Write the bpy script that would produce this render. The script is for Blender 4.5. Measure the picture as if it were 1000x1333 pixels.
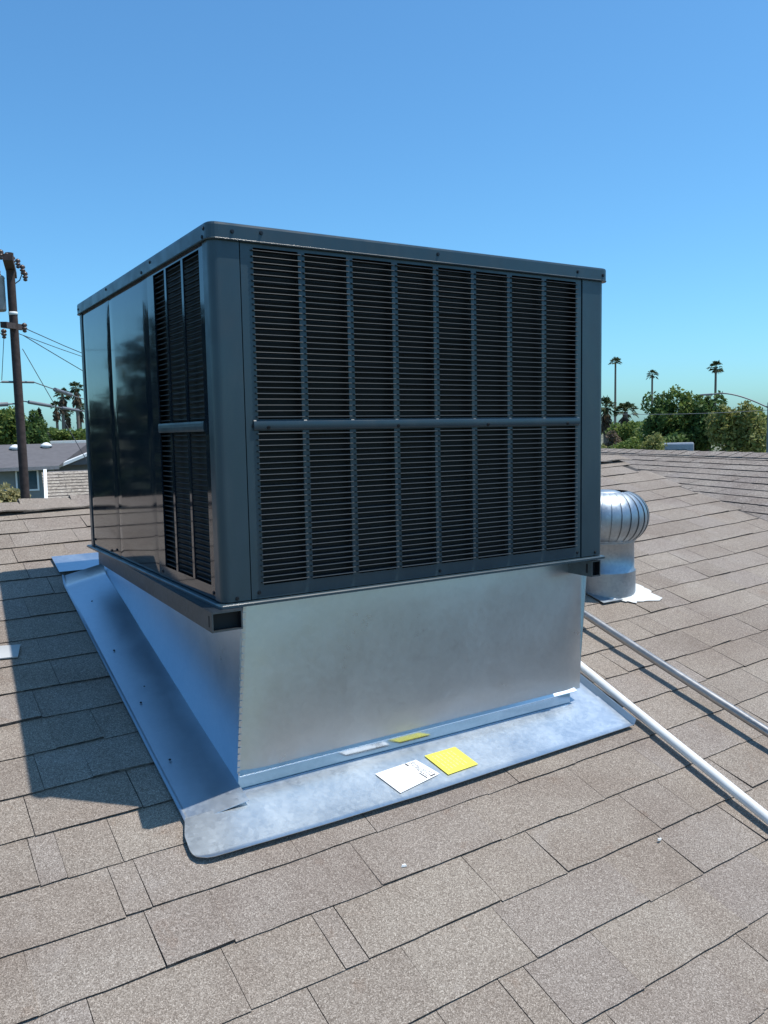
import bpy, bmesh, math, random
from mathutils import Vector, Matrix, noise

S = bpy.context.scene
C = S.collection
for o in list(bpy.data.objects):
    bpy.data.objects.remove(o)

# ------------------------------------------------------------------ camera
CAM = Vector((-0.6585, -1.7619, 0.3852))
FPX = 1086.2
RGT = Vector((0.849, -0.528, -0.024)).normalized()
FWD = Vector((0.523, 0.846, -0.098)).normalized()
UPV = RGT.cross(FWD).normalized()
RGT = FWD.cross(UPV).normalized()
cd = bpy.data.cameras.new('camera')
cam = bpy.data.objects.new('camera', cd)
C.objects.link(cam)
cd.sensor_fit = 'HORIZONTAL'
cd.sensor_width = 36.0
cd.lens = FPX / 1000.0 * 36.0
cd.clip_start = 0.05
cd.clip_end = 6000
cam.matrix_world = Matrix(((RGT.x, UPV.x, -FWD.x, CAM.x), (RGT.y, UPV.y, -FWD.y, CAM.y),
                           (RGT.z, UPV.z, -FWD.z, CAM.z), (0, 0, 0, 1)))
S.camera = cam
S.render.resolution_x, S.render.resolution_y = 768, 1024

# ------------------------------------------------------------------ sky and sun
SUN = Vector((0.288, -0.185, 0.939)).normalized()
el = math.asin(SUN.z)
az = math.atan2(SUN.x, SUN.y)
w = bpy.data.worlds.new('World')
S.world = w
w.use_nodes = True
nt = w.node_tree
sky = nt.nodes.new('ShaderNodeTexSky')
sky.sky_type = 'NISHITA'
sky.sun_disc = False
sky.sun_elevation = el
sky.sun_rotation = az
sky.altitude = 100
sky.air_density = 1.0
sky.dust_density = 1.0
sky.ozone_density = 5.0
bg = nt.nodes['Background']
bg.inputs['Strength'].default_value = 0.128
tint = nt.nodes.new('ShaderNodeMix'); tint.data_type = 'RGBA'; tint.blend_type = 'MULTIPLY'
tint.inputs[0].default_value = 1.0
tint.inputs[7].default_value = (0.76, 1.28, 1.46, 1)
nt.links.new(sky.outputs[0], tint.inputs[6])
nt.links.new(tint.outputs[2], bg.inputs['Color'])
sl = bpy.data.lights.new('sun', 'SUN')
sl.energy = 5.0
sl.angle = math.radians(0.5)
sl.color = (1.0, 0.95, 0.88)
so = bpy.data.objects.new('sun', sl)
C.objects.link(so)
so.rotation_euler = SUN.to_track_quat('Z', 'Y').to_euler()
so.location = (5, -3, 12)
vs = S.view_settings
vs.view_transform = 'Standard'
vs.look = 'None'
vs.gamma = 1.0
vs.use_curve_mapping = False
vs.exposure = 0.0

# ------------------------------------------------------------------ helpers
class MB:
    """collects geometry for one mesh object"""
    def __init__(s):
        s.v = []; s.f = []; s.m = []; s.sm = []
    def add(s, vs_, fs, mi=0, smooth=False):
        b = len(s.v)
        s.v += [tuple(v) for v in vs_]
        for f in fs:
            s.f.append(tuple(b + i for i in f)); s.m.append(mi); s.sm.append(smooth)
        return s
    def box(s, a, b, mi=0, bevel=0.0, seg=1, M=None):
        a = Vector(a); b = Vector(b)
        if bevel > 0:
            bm = bmesh.new()
            bmesh.ops.create_cube(bm, size=1.0)
            d = b - a; c = (a + b) / 2
            for v in bm.verts:
                v.co = Vector((v.co.x * d.x, v.co.y * d.y, v.co.z * d.z)) + c
            bmesh.ops.bevel(bm, geom=list(bm.edges), offset=min(bevel, 0.45 * min(abs(d.x), abs(d.y), abs(d.z))), segments=seg, profile=0.5, affect='EDGES')
            bm.verts.ensure_lookup_table()
            vv = [v.co.copy() for v in bm.verts]
            ff = [[v.index for v in f.verts] for f in bm.faces]
            bm.free()
        else:
            vv = [Vector((x, y, z)) for x in (a.x, b.x) for y in (a.y, b.y) for z in (a.z, b.z)]
            ff = [(0, 1, 3, 2), (4, 6, 7, 5), (0, 4, 5, 1), (2, 3, 7, 6), (0, 2, 6, 4), (1, 5, 7, 3)]
        if M is not None:
            vv = [M @ v for v in vv]
        return s.add(vv, ff, mi)
    def tube(s, path, r, n=10, mi=0, caps=True, r2=None):
        P = [Vector(p) for p in path]
        rings = []
        up = None
        for i, p in enumerate(P):
            t = (P[min(i + 1, len(P) - 1)] - P[max(i - 1, 0)]).normalized()
            if up is None:
                up = Vector((0, 0, 1)) if abs(t.z) < 0.9 else Vector((1, 0, 0))
            a = t.cross(up)
            if a.length < 1e-4:
                a = t.cross(Vector((0, 1, 0.3)))
            a.normalize(); b2 = a.cross(t).normalized(); up = b2
            k = i / max(1, len(P) - 1)
            rr = r if r2 is None else r * (1 - k) + r2 * k
            rings.append([p + a * math.cos(2 * math.pi * j / n) * rr + b2 * math.sin(2 * math.pi * j / n) * rr for j in range(n)])
        vv = [v for R in rings for v in R]
        ff = []
        for i in range(len(P) - 1):
            for j in range(n):
                ff.append((i * n + j, i * n + (j + 1) % n, (i + 1) * n + (j + 1) % n, (i + 1) * n + j))
        s.add(vv, ff, mi, True)
        if caps:
            s.add(rings[0], [tuple(range(n))], mi); s.add(rings[-1], [tuple(range(n))[::-1]], mi)
        return s
    def loft(s, loops, mi=0, cap0=True, cap1=True, smooth=False, closed=True):
        n = len(loops[0])
        vv = [v for L in loops for v in L]
        ff = []
        for i in range(len(loops) - 1):
            for j in range(n if closed else n - 1):
                ff.append((i * n + j, i * n + (j + 1) % n, (i + 1) * n + (j + 1) % n, (i + 1) * n + j))
        s.add(vv, ff, mi, smooth)
        if cap0: s.add(loops[0], [tuple(range(n))[::-1]], mi)
        if cap1: s.add(loops[-1], [tuple(range(n))], mi)
        return s
    def lathe(s, prof, n=24, c=(0, 0, 0), mi=0, smooth=True):
        c = Vector(c)
        loops = [[c + Vector((r * math.cos(2 * math.pi * j / n), r * math.sin(2 * math.pi * j / n), z)) for j in range(n)] for r, z in prof]
        return s.loft(loops, mi, False, False, smooth)
    def prism(s, poly, z0, z1, mi=0):
        return s.loft([[Vector((x, y, z0)) for x, y in poly], [Vector((x, y, z1)) for x, y in poly]], mi)
    def grid(s, fn, nu, nv, mi=0, smooth=True, back=None):
        vv = [Vector(fn(i / nu, j / nv)) for j in range(nv + 1) for i in range(nu + 1)]
        ff = [(j * (nu + 1) + i, j * (nu + 1) + i + 1, (j + 1) * (nu + 1) + i + 1, (j + 1) * (nu + 1) + i) for j in range(nv) for i in range(nu)]
        s.add(vv, ff, mi, smooth)
        if back is not None:
            back = Vector(back)
            s.add([v + back for v in vv], [f[::-1] for f in ff], mi, smooth)
            rim = [i for i in range(nu + 1)] + [j * (nu + 1) + nu for j in range(1, nv + 1)] + [nv * (nu + 1) + i for i in range(nu - 1, -1, -1)] + [j * (nu + 1) for j in range(nv - 1, 0, -1)]
            k = len(rim)
            s.add([vv[i] for i in rim] + [vv[i] + back for i in rim], [(a, (a + 1) % k, (a + 1) % k + k, a + k) for a in range(k)], mi)
        return s

def build(name, mb, mats, parent=None, centre=False, fix=False):
    me = bpy.data.meshes.new(name)
    off = Vector((0, 0, 0))
    vv = mb.v
    if centre and vv:
        n = len(vv)
        off = Vector((sum(v[0] for v in vv) / n, sum(v[1] for v in vv) / n, sum(v[2] for v in vv) / n))
        vv = [(v[0] - off.x, v[1] - off.y, v[2] - off.z) for v in vv]
    me.from_pydata(vv, [], mb.f)
    if not isinstance(mats, (list, tuple)): mats = [mats]
    for m_ in mats: me.materials.append(m_)
    me.polygons.foreach_set('material_index', mb.m)
    me.polygons.foreach_set('use_smooth', mb.sm)
    me.update()
    if fix:
        bm = bmesh.new(); bm.from_mesh(me)
        bmesh.ops.recalc_face_normals(bm, faces=bm.faces); bm.to_mesh(me); bm.free()
    o = bpy.data.objects.new(name, me)
    C.objects.link(o)
    o.location = off
    if parent: o.parent = parent
    return o

def tag(o, label=None, cat=None, group=None, kind=None):
    if label: o['label'] = label
    if cat: o['category'] = cat
    if group: o['group'] = group
    if kind: o['kind'] = kind
    return o

def thing(name, label, cat, loc=(0, 0, 0), rz=0.0, group=None):
    o = bpy.data.objects.new(name, None)
    o.empty_display_size = 0.2
    C.objects.link(o)
    o.location = loc
    o.rotation_euler = (0, 0, rz)
    return tag(o, label, cat, group)

def copy_of(o, parent):
    c = o.copy(); C.objects.link(c); c.parent = parent
    return c

# ------------------------------------------------------------------ materials
def newmat(name):
    m_ = bpy.data.materials.new(name)
    m_.use_nodes = True
    t = m_.node_tree
    return m_, t, t.nodes['Principled BSDF']

def N(t, typ, **kw):
    n = t.nodes.new(typ)
    for k, v in kw.items():
        if hasattr(n, k): setattr(n, k, v)
        else: n.inputs[k].default_value = v
    return n

def ramp(t, fac, stops):
    r = t.nodes.new('ShaderNodeValToRGB')
    e = r.color_ramp.elements
    e[0].position, e[0].color = stops[0][0], (*stops[0][1], 1)
    e[1].position, e[1].color = stops[1][0], (*stops[1][1], 1)
    for p_, c_ in stops[2:]:
        x = e.new(p_); x.color = (*c_, 1)
    t.links.new(fac, r.inputs[0])
    return r.outputs[0]

def mixc(t, fac, a, b, mode='MIX'):
    n = t.nodes.new('ShaderNodeMix'); n.data_type = 'RGBA'; n.blend_type = mode
    for sock, val in ((n.inputs[0], fac), (n.inputs[6], a), (n.inputs[7], b)):
        if hasattr(val, 'is_linked'): t.links.new(val, sock)
        elif isinstance(val, (int, float)): sock.default_value = val
        else: sock.default_value = (*val, 1)
    return n.outputs[2]

def mth(t, op, a, b=0.0, clamp=False):
    n = t.nodes.new('ShaderNodeMath'); n.operation = op; n.use_clamp = clamp
    for i, val in enumerate((a, b)):
        if hasattr(val, 'is_linked'): t.links.new(val, n.inputs[i])
        else: n.inputs[i].default_value = val
    return n.outputs[0]

def position(t):
    return t.nodes.new('ShaderNodeNewGeometry').outputs['Position']

def objco(t):
    return t.nodes.new('ShaderNodeTexCoord').outputs['Object']

def noise_tex(t, vec, scale, detail=3, rough=0.55, dist=0.0):
    n = N(t, 'ShaderNodeTexNoise')
    n.inputs['Scale'].default_value = scale; n.inputs['Detail'].default_value = detail
    n.inputs['Roughness'].default_value = rough; n.inputs['Distortion'].default_value = dist
    t.links.new(vec, n.inputs['Vector'])
    return n.outputs['Fac']

def voro(t, vec, scale, feature='F1'):
    n = N(t, 'ShaderNodeTexVoronoi'); n.feature = feature
    n.inputs['Scale'].default_value = scale
    t.links.new(vec, n.inputs['Vector'])
    return n

def bump(t, p, h, strength, dist):
    b = t.nodes.new('ShaderNodeBump')
    b.inputs['Strength'].default_value = strength; b.inputs['Distance'].default_value = dist
    t.links.new(h, b.inputs['Height']); t.links.new(b.outputs[0], p.inputs['Normal'])
    return b

def scaled(t, vec, sx, sy, sz):
    n = t.nodes.new('ShaderNodeMapping'); n.inputs['Scale'].default_value = (sx, sy, sz)
    t.links.new(vec, n.inputs['Vector'])
    return n.outputs[0]

def simple(name, col, rough=0.6, metal=0.0, vary=0.15, scale=6.0, bmp=0.0, bscale=80.0):
    m_, t, p = newmat(name)
    v = objco(t)
    f = noise_tex(t, v, scale, 4)
    c = ramp(t, f, [(0.3, tuple(x * (1 - vary) for x in col)), (0.7, tuple(min(1, x * (1 + vary)) for x in col))])
    t.links.new(c, p.inputs['Base Color'])
    p.inputs['Roughness'].default_value = rough
    p.inputs['Metallic'].default_value = metal
    if bmp: bump(t, p, noise_tex(t, v, bscale, 3), bmp, 0.002)
    return m_

def shingle_mat(name, tint=(1, 1, 1), gscale=520.0):
    m_, t, p = newmat(name)
    v = position(t)
    vo = voro(t, v, gscale)
    sep = t.nodes.new('ShaderNodeSeparateColor'); t.links.new(vo.outputs['Color'], sep.inputs[0])
    g = ramp(t, sep.outputs[0], [(0.0, (.140, .121, .105)), (0.28, (.208, .185, .163)), (0.62, (.268, .241, .214)), (0.86, (.325, .296, .266)), (1.0, (.46, .43, .39))])
    # pieces differ in tone
    oi = t.nodes.new('ShaderNodeObjectInfo'); ge = t.nodes.new('ShaderNodeNewGeometry')
    rnd = mth(t, 'FRACT', mth(t, 'ADD', oi.outputs['Random'], ge.outputs['Random Per Island']))
    tone = ramp(t, rnd, [(0.0, (.88, .87, .85)), (0.3, (.99, .98, .95)), (0.55, (.95, .95, .96)), (0.8, (1.03, 1.03, 1.0)), (1.0, (.93, .91, .88))])
    c = mixc(t, 1.0, g, tone, 'MULTIPLY')
    # weathering: rusty and dark drifts
    big = noise_tex(t, v, 2.1, 5, 0.6, 0.6)
    st = ramp(t, big, [(0.36, (.88, .84, .82)), (0.56, (1.05, 1.04, 1.03)), (0.75, (.96, .91, .88))])
    c = mixc(t, 1.0, c, st, 'MULTIPLY')
    mid = noise_tex(t, v, 11.0, 5, 0.65, 0.4)
    rust = ramp(t, mid, [(0.62, (1, 1, 1)), (0.78, (.80, .66, .58))])
    c = mixc(t, 0.7, c, rust, 'MULTIPLY')
    pale = ramp(t, noise_tex(t, v, 6.0, 6, 0.7, 0.8), [(0.60, (0, 0, 0)), (0.78, (1, 1, 1))])
    c = mixc(t, mth(t, 'MULTIPLY', pale, 0.25), c, (.42, .40, .38))
    c = mixc(t, 1.0, c, tint, 'MULTIPLY')
    t.links.new(c, p.inputs['Base Color'])
    p.inputs['Roughness'].default_value = 0.9
    p.inputs['Specular IOR Level'].default_value = 0.25
    bump(t, p, vo.outputs['Distance'], 0.55, 0.0022)
    return m_

M = {}
M['shingle'] = shingle_mat('granule_shingle', (1.03, .985, .955))
M['far_shingle'] = shingle_mat('far_granule_shingle', (.93, .90, .90), 160.0)
M['pale_shingle'] = shingle_mat('pale_granule_shingle', (1.12, 1.10, 1.06), 60.0)
m_, t, p = newmat('asphalt_edge')
c = ramp(t, noise_tex(t, position(t), 45.0, 4, .6), [(0.40, (.034, .028, .025)), (0.64, (.16, .138, .122))])
t.links.new(c, p.inputs['Base Color']); p.inputs['Roughness'].default_value = .95
M['edge'] = m_
M['deck'] = simple('roof_felt', (.06, .052, .046), 0.95)
M['black'] = simple('hole_shade_black', (.006, .007, .008), 0.7)
M['coil'] = simple('coil_fins', (.004, .004, .005), 0.6, 0.0)

def paint_mat(name, col, rough, wave=0.0):
    m_, t, p = newmat(name)
    v = objco(t)
    f = noise_tex(t, v, 4.0, 5)
    c = ramp(t, f, [(0.3, tuple(x * .92 for x in col)), (0.7, tuple(x * 1.08 for x in col))])
    du = ramp(t, noise_tex(t, scaled(t, v, 1, 1, .3), 9.0, 7, .7, .5), [(0.48, (0, 0, 0)), (0.80, (1, 1, 1))])
    c = mixc(t, mth(t, 'MULTIPLY', du, 0.10), c, (.20, .19, .17))
    t.links.new(c, p.inputs['Base Color'])
    r = ramp(t, noise_tex(t, v, 14.0, 5), [(0.35, (rough * .8,) * 3), (0.7, (rough * 1.3,) * 3)])
    t.links.new(r, p.inputs['Roughness'])
    p.inputs['Coat Weight'].default_value = 0.25
    p.inputs['Coat Roughness'].default_value = rough * 0.5
    if wave: bump(t, p, noise_tex(t, scaled(t, v, 1, 1, .35), 5.0, 2), wave, 0.01)
    return m_
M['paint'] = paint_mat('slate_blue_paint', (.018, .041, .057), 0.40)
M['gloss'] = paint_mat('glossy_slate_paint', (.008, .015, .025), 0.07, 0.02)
M['slat'] = simple('louvre_paint', (.030, .040, .048), 0.55)
M['slat'].node_tree.nodes['Principled BSDF'].inputs['Specular IOR Level'].default_value = 0.2
M['dark_screw'] = simple('dark_screw', (.02, .024, .03), 0.4, 0.6)

def galv(name, lo, hi, r0, r1, scuff=0.0, wave=0.25):
    m_, t, p = newmat(name)
    v = objco(t)
    vo = voro(t, v, 95.0)
    sep = t.nodes.new('ShaderNodeSeparateColor'); t.links.new(vo.outputs['Color'], sep.inputs[0])
    n1 = noise_tex(t, v, 5.0, 6, 0.65, 0.5)
    f = mth(t, 'ADD', mth(t, 'MULTIPLY', sep.outputs[0], 0.16), mth(t, 'MULTIPLY', n1, 0.84))
    c = ramp(t, f, [(0.3, lo), (0.7, hi)])
    p.inputs['Metallic'].default_value = 1.0
    r = ramp(t, mth(t, 'ADD', mth(t, 'MULTIPLY', n1, 0.85), mth(t, 'MULTIPLY', sep.outputs[1], 0.15)), [(0.3, (r0,) * 3), (0.7, (r1,) * 3)])
    if scuff:
        s1 = ramp(t, noise_tex(t, v, 34.0, 6, 0.75, 0.9), [(0.60, (0, 0, 0)), (0.70, (1, 1, 1))])
        s2 = ramp(t, noise_tex(t, v, 3.0, 3, 0.6), [(0.42, (0, 0, 0)), (0.66, (1, 1, 1))])
        k = mth(t, 'MULTIPLY', mth(t, 'MULTIPLY', s1, s2), scuff)
        c = mixc(t, k, c, (.62, .64, .66))
        mt_ = mth(t, 'SUBTRACT', 1.0, mth(t, 'MULTIPLY', k, 0.8))
        t.links.new(mt_, p.inputs['Metallic'])
    t.links.new(c, p.inputs['Base Color'])
    t.links.new(r, p.inputs['Roughness'])
    h = mth(t, 'ADD', noise_tex(t, v, 6.0, 2), mth(t, 'MULTIPLY', sep.outputs[2], 0.004))
    bump(t, p, h, wave, 0.006)
    return m_
M['galv'] = galv('galvanised_curb', (.61, .68, .74), (.68, .745, .80), 0.27, 0.34, 0.0, 0.12)
M['polished'] = galv('polished_flashing', (.50, .55, .60), (.62, .66, .70), 0.07, 0.12, 0.0, 0.03)
M['flash'] = galv('galvanised_flashing', (.56, .63, .69), (.62, .69, .745), 0.34, 0.43, 0.25, 0.10)
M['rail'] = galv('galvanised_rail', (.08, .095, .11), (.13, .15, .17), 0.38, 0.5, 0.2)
M['vent'] = galv('aluminium_vent', (.30, .34, .38), (.42, .47, .51), 0.42, 0.56, 0.5, 0.1)
M['conduit'] = galv('conduit_steel', (.36, .345, .33), (.47, .455, .44), 0.36, 0.50, 0.5, 0.1)
M['pvc'] = simple('white_pvc', (.74, .74, .72), 0.4, 0, .10, 9)
M['seal'] = simple('white_sealant', (.60, .60, .58), 0.6, 0, .12, 18, .4, 40)
M['white'] = simple('white_paint', (.75, .75, .73), 0.6, 0, .06)
M['paper'] = simple('white_paper', (.80, .80, .79), 0.55, 0, .03)
M['yellow'] = simple('yellow_paper', (.74, .66, .09), 0.5, 0, .06, 25)
M['yellow_ink'] = simple('pale_print', (.80, .74, .25), 0.5, 0, .03)
M['ink'] = simple('black_ink', (.03, .03, .035), 0.6)
M['wood'] = simple('creosote_wood', (.055, .036, .032), 0.9, 0, .35, 9, .6, 60)
M['wire'] = simple('wire_rubber', (.05, .05, .055), 0.6)
M['cable'] = simple('grey_cable', (.16, .17, .19), 0.6)
M['grey_metal'] = simple('grey_enamel', (.28, .30, .32), 0.45, 0.2)
M['ceramic'] = simple('brown_ceramic', (.10, .06, .045), 0.3)
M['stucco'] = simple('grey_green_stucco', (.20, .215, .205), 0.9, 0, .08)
M['shade_toned_stucco'] = simple('shade_toned_siding', (.16, .165, .17), 0.9, 0, .08)  # wall grey with its shade mixed into the colour
M['house_roof'] = simple('grey_roof_shingle', (.115, .108, .112), 0.95, 0, .12, 3)
M['fascia'] = simple('fascia_board', (.26, .24, .24), 0.7)
M['glass'] = simple('window_glass', (.05, .09, .11), 0.06)
M['pale_wall'] = simple('pale_wall', (.48, .42, .38), 0.9, 0, .08)
M['pink_wall'] = simple('dusty_pink_brick', (.34, .25, .24), 0.9)
M['van'] = simple('pale_blue_paint', (.26, .30, .36), 0.35)
M['tyre'] = simple('tyre_rubber', (.03, .03, .03), 0.9)
M['lamp'] = simple('lamp_pole_steel', (.17, .18, .19), 0.5, 0.4)
M['ground'] = simple('suburban_ground', (.14, .14, .09), 1.0, 0, .4, .05)

def leafmat(name, a, b, c_=None):
    m_, t, p = newmat(name)
    ge = t.nodes.new('ShaderNodeNewGeometry')
    st = [(0.0, a), (1.0, b)]
    if c_: st.append((0.85, c_))
    c = ramp(t, ge.outputs['Random Per Island'], st)
    t.links.new(c, p.inputs['Base Color'])
    p.inputs['Roughness'].default_value = 0.6
    p.inputs['Specular IOR Level'].default_value = 0.3
    tr = t.nodes.new('ShaderNodeBsdfTranslucent'); t.links.new(c, tr.inputs[0])
    ms = t.nodes.new('ShaderNodeMixShader'); ms.inputs[0].default_value = 0.38
    out = t.nodes['Material Output']
    t.links.new(p.outputs[0], ms.inputs[1]); t.links.new(tr.outputs[0], ms.inputs[2]); t.links.new(ms.outputs[0], out.inputs[0])
    return m_
M['leaf_dark'] = leafmat('dark_leaf', (.05, .095, .028), (.145, .22, .06))
M['leaf_shade_toned'] = leafmat('shade_toned_leaf', (.010, .019, .010), (.032, .048, .020))  # leaf colour darkened so the mirrored crowns read as shaded
M['leaf_mid'] = leafmat('mid_leaf', (.065, .125, .03), (.18, .26, .06), (.23, .28, .07))
M['leaf_yel'] = leafmat('yellow_green_leaf', (.14, .18, .04), (.28, .31, .08), (.34, .33, .13))
M['leaf_con'] = leafmat('conifer_leaf', (.02, .035, .02), (.05, .07, .04))
M['leaf_palm'] = leafmat('palm_leaf', (.03, .05, .02), (.09, .115, .04))
M['leaf_dead'] = leafmat('dead_frond', (.10, .075, .05), (.20, .15, .10))
M['leaf_pink'] = leafmat('dry_pink_leaf', (.20, .13, .11), (.33, .23, .20), (.16, .15, .07))
M['leaf_dry'] = leafmat('dry_yellow_leaf', (.30, .27, .12), (.45, .40, .20))
M['bark'] = simple('bark', (.10, .075, .055), 0.95, 0, .3, 8)
M['palm_bark'] = simple('palm_bark', (.16, .13, .105), 0.95, 0, .2, 4)

# ================================================================== SETTING
GZ = -3.75
gm = MB()
gm.grid(lambda u, v: ((u - .5) * 4000, (v - .5) * 4000, GZ), 40, 40, smooth=False)
tag(build('ground', gm, M['ground']), kind='structure')

# ================================================================== THE HOUSE ROOF WE STAND ON
Z0, SL = -0.5149, 0.2828  # roof and all fixed to it scaled up about the camera, constants recomputed
K2 = math.hypot(1, SL)
NRM = Vector((0, -SL, 1)).normalized()
def roofpt(x, s, off=0.0):
    """x along the courses, s = distance up the slope"""
    y = s / K2
    return Vector((x, y, Z0 + SL * y)) + NRM * off
def roofxy(x, y, off=0.0):
    return Vector((x, y, Z0 + SL * y)) + NRM * off
EXPO = 0.1482
def drift(x):
    t = max(-1.2, (x - .0362) / 1.055 + .4)
    return (.05 + .07 * t + .075 * t * abs(t)) * EXPO
XL, XR = -1.18, 3.78
def ridge_s(x): return 2.253 + 0.055 * x

house = thing('house', 'house with a low brown shingle roof carrying the rooftop unit', 'house', (0, 0, 0))
md = MB()
def deckpts(o):
    return [roofpt(XL, -3.4, o), roofpt(XR - .03, -3.4, o), roofpt(XR - .03, ridge_s(XR), o), roofpt(XL, ridge_s(XL), o)]
a_, b_ = deckpts(-.03), deckpts(-.002)
md.loft([a_, b_], 0)
# back slope behind the ridge
rb = [roofpt(XL, ridge_s(XL), -.002), roofpt(XR - .03, ridge_s(XR), -.002)]
bk = [Vector((XR - .03, 5.8, -.90)), Vector((XL, 5.8, -.90))]
md.loft([[p_ - Vector((0, 0, .03)) for p_ in rb + bk], rb + bk], 1)
main_roof = build('main_roof', md, [M['deck'], M['house_roof']], house, fix=True)

JOINTS = {-5: [0.7399],
          -4: [0.3052, 0.3717, 0.5616, 0.9013],
          -3: [-0.0355, 0.1744, 0.4086, 0.7515, 0.9414, 1.1946],
          -2: [-0.1463, 0.0478, 0.0995, 0.4382, 0.6365, 0.9678, 1.1165],
          -1: [-0.4755, -0.1168, 0.2219, 0.5626, 0.7525, 0.9182, 1.1745, 1.5164],
          0: [-0.2877, -0.2339, 0.0995, 0.2978, 0.6375, 1.5385],
          1: [-0.4206, -0.3668, 1.9742],
          2: [1.9795],
          3: [1.8318, 2.1895, 2.4026, 2.6357],
          4: [1.9774, 2.4891, 2.8615],
          5: [2.2021, 2.3583, 2.7497],
          6: [2.3994, 2.7824, 3.0113, 3.3278],
          7: [2.8024, 3.024, 3.1421, 3.5504],
          8: [2.9944, 3.3837, 3.5177],
          9: [3.3594],
          10: [3.3151],
          11: [3.6696],
          12: [3.3668, 3.6728],
          13: [-0.1938, 0.0457],
          14: [-0.1199]}
rng = random.Random(7)

def shingle_piece(mb, x0, x1, s0, r, top):
    """one tab: wedge whose lower butt stands proud of the course below"""
    th = r.uniform(.0042, .0068)
    if r.random() < .12: th += r.uniform(.001, .0028)
    lift0, lift1 = r.uniform(0, .0015), r.uniform(0, .0015)
    if r.random() < .07: lift1 += .003
    n = max(2, int((x1 - x0) / .035))
    sk0, sk1 = r.uniform(-.002, .002), r.uniform(-.003, .003)
    lo, lob, hi = [], [], []
    s1 = min(s0 + EXPO + .03, top)
    for i in range(n + 1):
        u = i / n
        x = x0 + (x1 - x0) * u
        d = drift(x)
        e = sk0 + (sk1 - sk0) * u + r.uniform(-.0011, .0011)
        xe = x + (r.uniform(-.0012, .0012) if i in (0, n) else 0)
        l = lift0 + (lift1 - lift0) * u
        wob = .0011 * noise.noise(Vector((x * 9, s0 * 31, 2)))
        lo.append(roofpt(xe, s0 + d + e + wob * .8, th + l + wob))
        lob.append(roofpt(xe, s0 + d + e + .001, .0022 + l))
        hi.append(roofpt(x, min(s1 + d, ridge_s(x)), .0012))
    k = n + 1
    mb.add(lo + hi, [(i, i + 1, i + 1 + k, i + k) for i in range(n)], 0)
    mb.add(lob + lo, [(i, i + 1, i + 1 + k, i + k) for i in range(n)], 1)
    mb.add([lob[0], lo[0], hi[0]], [(0, 1, 2)], 1)
    mb.add([lob[-1], lo[-1], hi[-1]], [(0, 2, 1)], 1)

def inview(p_):
    d = p_ - CAM
    z = d.dot(FWD)
    if z < .05: return None
    x = 500 + FPX * d.dot(RGT) / z; y = 666.5 - FPX * d.dot(UPV) / z
    return (x, y, z) if -40 < x < 1040 and 500 < y < 1380 else None

tabs = []
for k in range(-20, 17):
    s0 = -.1747 + EXPO * k
    cuts = [c for c in JOINTS.get(k, [])]
    xr = XR + rng.uniform(-.11, .03)
    edges = [XL + rng.uniform(-.03, .0)] + sorted(cuts) + [xr]
    xs = [edges[0]]
    for e in edges[1:]:
        while e - xs[-1] > .35:
            xs.append(xs[-1] + rng.choice([.115, .14, .17, .20, .22, .24, .27, .31]) + rng.uniform(-.012, .012))
            if e - xs[-1] < .07: xs[-1] = e - .11
        xs.append(e)
    for x0, x1 in zip(xs, xs[1:]):
        g = rng.uniform(.0005, .0024) if rng.random() < .75 else .0004
        tabs.append((x0 + g / 2, x1 - g / 2, s0))
cand = []
for i, (x0, x1, s0) in enumerate(tabs):
    xm = (x0 + x1) / 2
    pm = roofpt(xm, s0 + drift(xm) + .07)
    q = inview(pm)
    y = pm.y
    hidden = (.02 < xm < 1.17 and 0.1 < y < 1.35) or (0.4 < xm < 2.1 and y > 1.3) or (1.2 < xm < 1.7 and y > .9)
    if q and not hidden:
        cand.append(((x1 - x0) * EXPO / q[2] ** 2.6, i))
cand.sort(reverse=True)
single = set(i for _, i in cand[:298])
field = MB()
for i, (x0, x1, s0) in enumerate(tabs):
    xm = (x0 + x1) / 2
    if s0 + drift(xm) > ridge_s(xm) - .02: continue
    if i in single:
        mb = MB()
        shingle_piece(mb, x0, x1, s0, rng, 9)
        build('shingle', mb, [M['shingle'], M['edge']], main_roof, centre=True)
    else:
        shingle_piece(field, x0, x1, s0, rng, 9)
tag(build('shingle_field', field, [M['shingle'], M['edge']], main_roof), kind='stuff')
# ridge caps of the main roof
x = XL
ridge_rng = random.Random(3)
while x < XR - .05:
    L = .30
    mb = MB()
    lift = ridge_rng.uniform(.012, .02)
    open_ = .016 if ridge_rng.random() < .45 else .004
    def cap(u, v, x=x, lift=lift, open_=open_):
        xx = x + u * L
        dd = (v - .5) * .26
        s_ = ridge_s(xx)
        base = roofpt(xx, s_, lift * (1 - u) + .010)
        if dd < 0: base = roofpt(xx, s_ + dd, .008 + (lift * .6 + open_ * (-dd / .13)) * (1 - abs(u - .4)))
        else: base = Vector((xx, base.y + dd * .96, base.z - dd * .28))
        return base
    mb.grid(cap, 4, 6, 0, False, back=(0, 0, -.006))
    build('ridge_shingle', mb, [M['shingle']], main_roof, centre=True)
    x += .215
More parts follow.
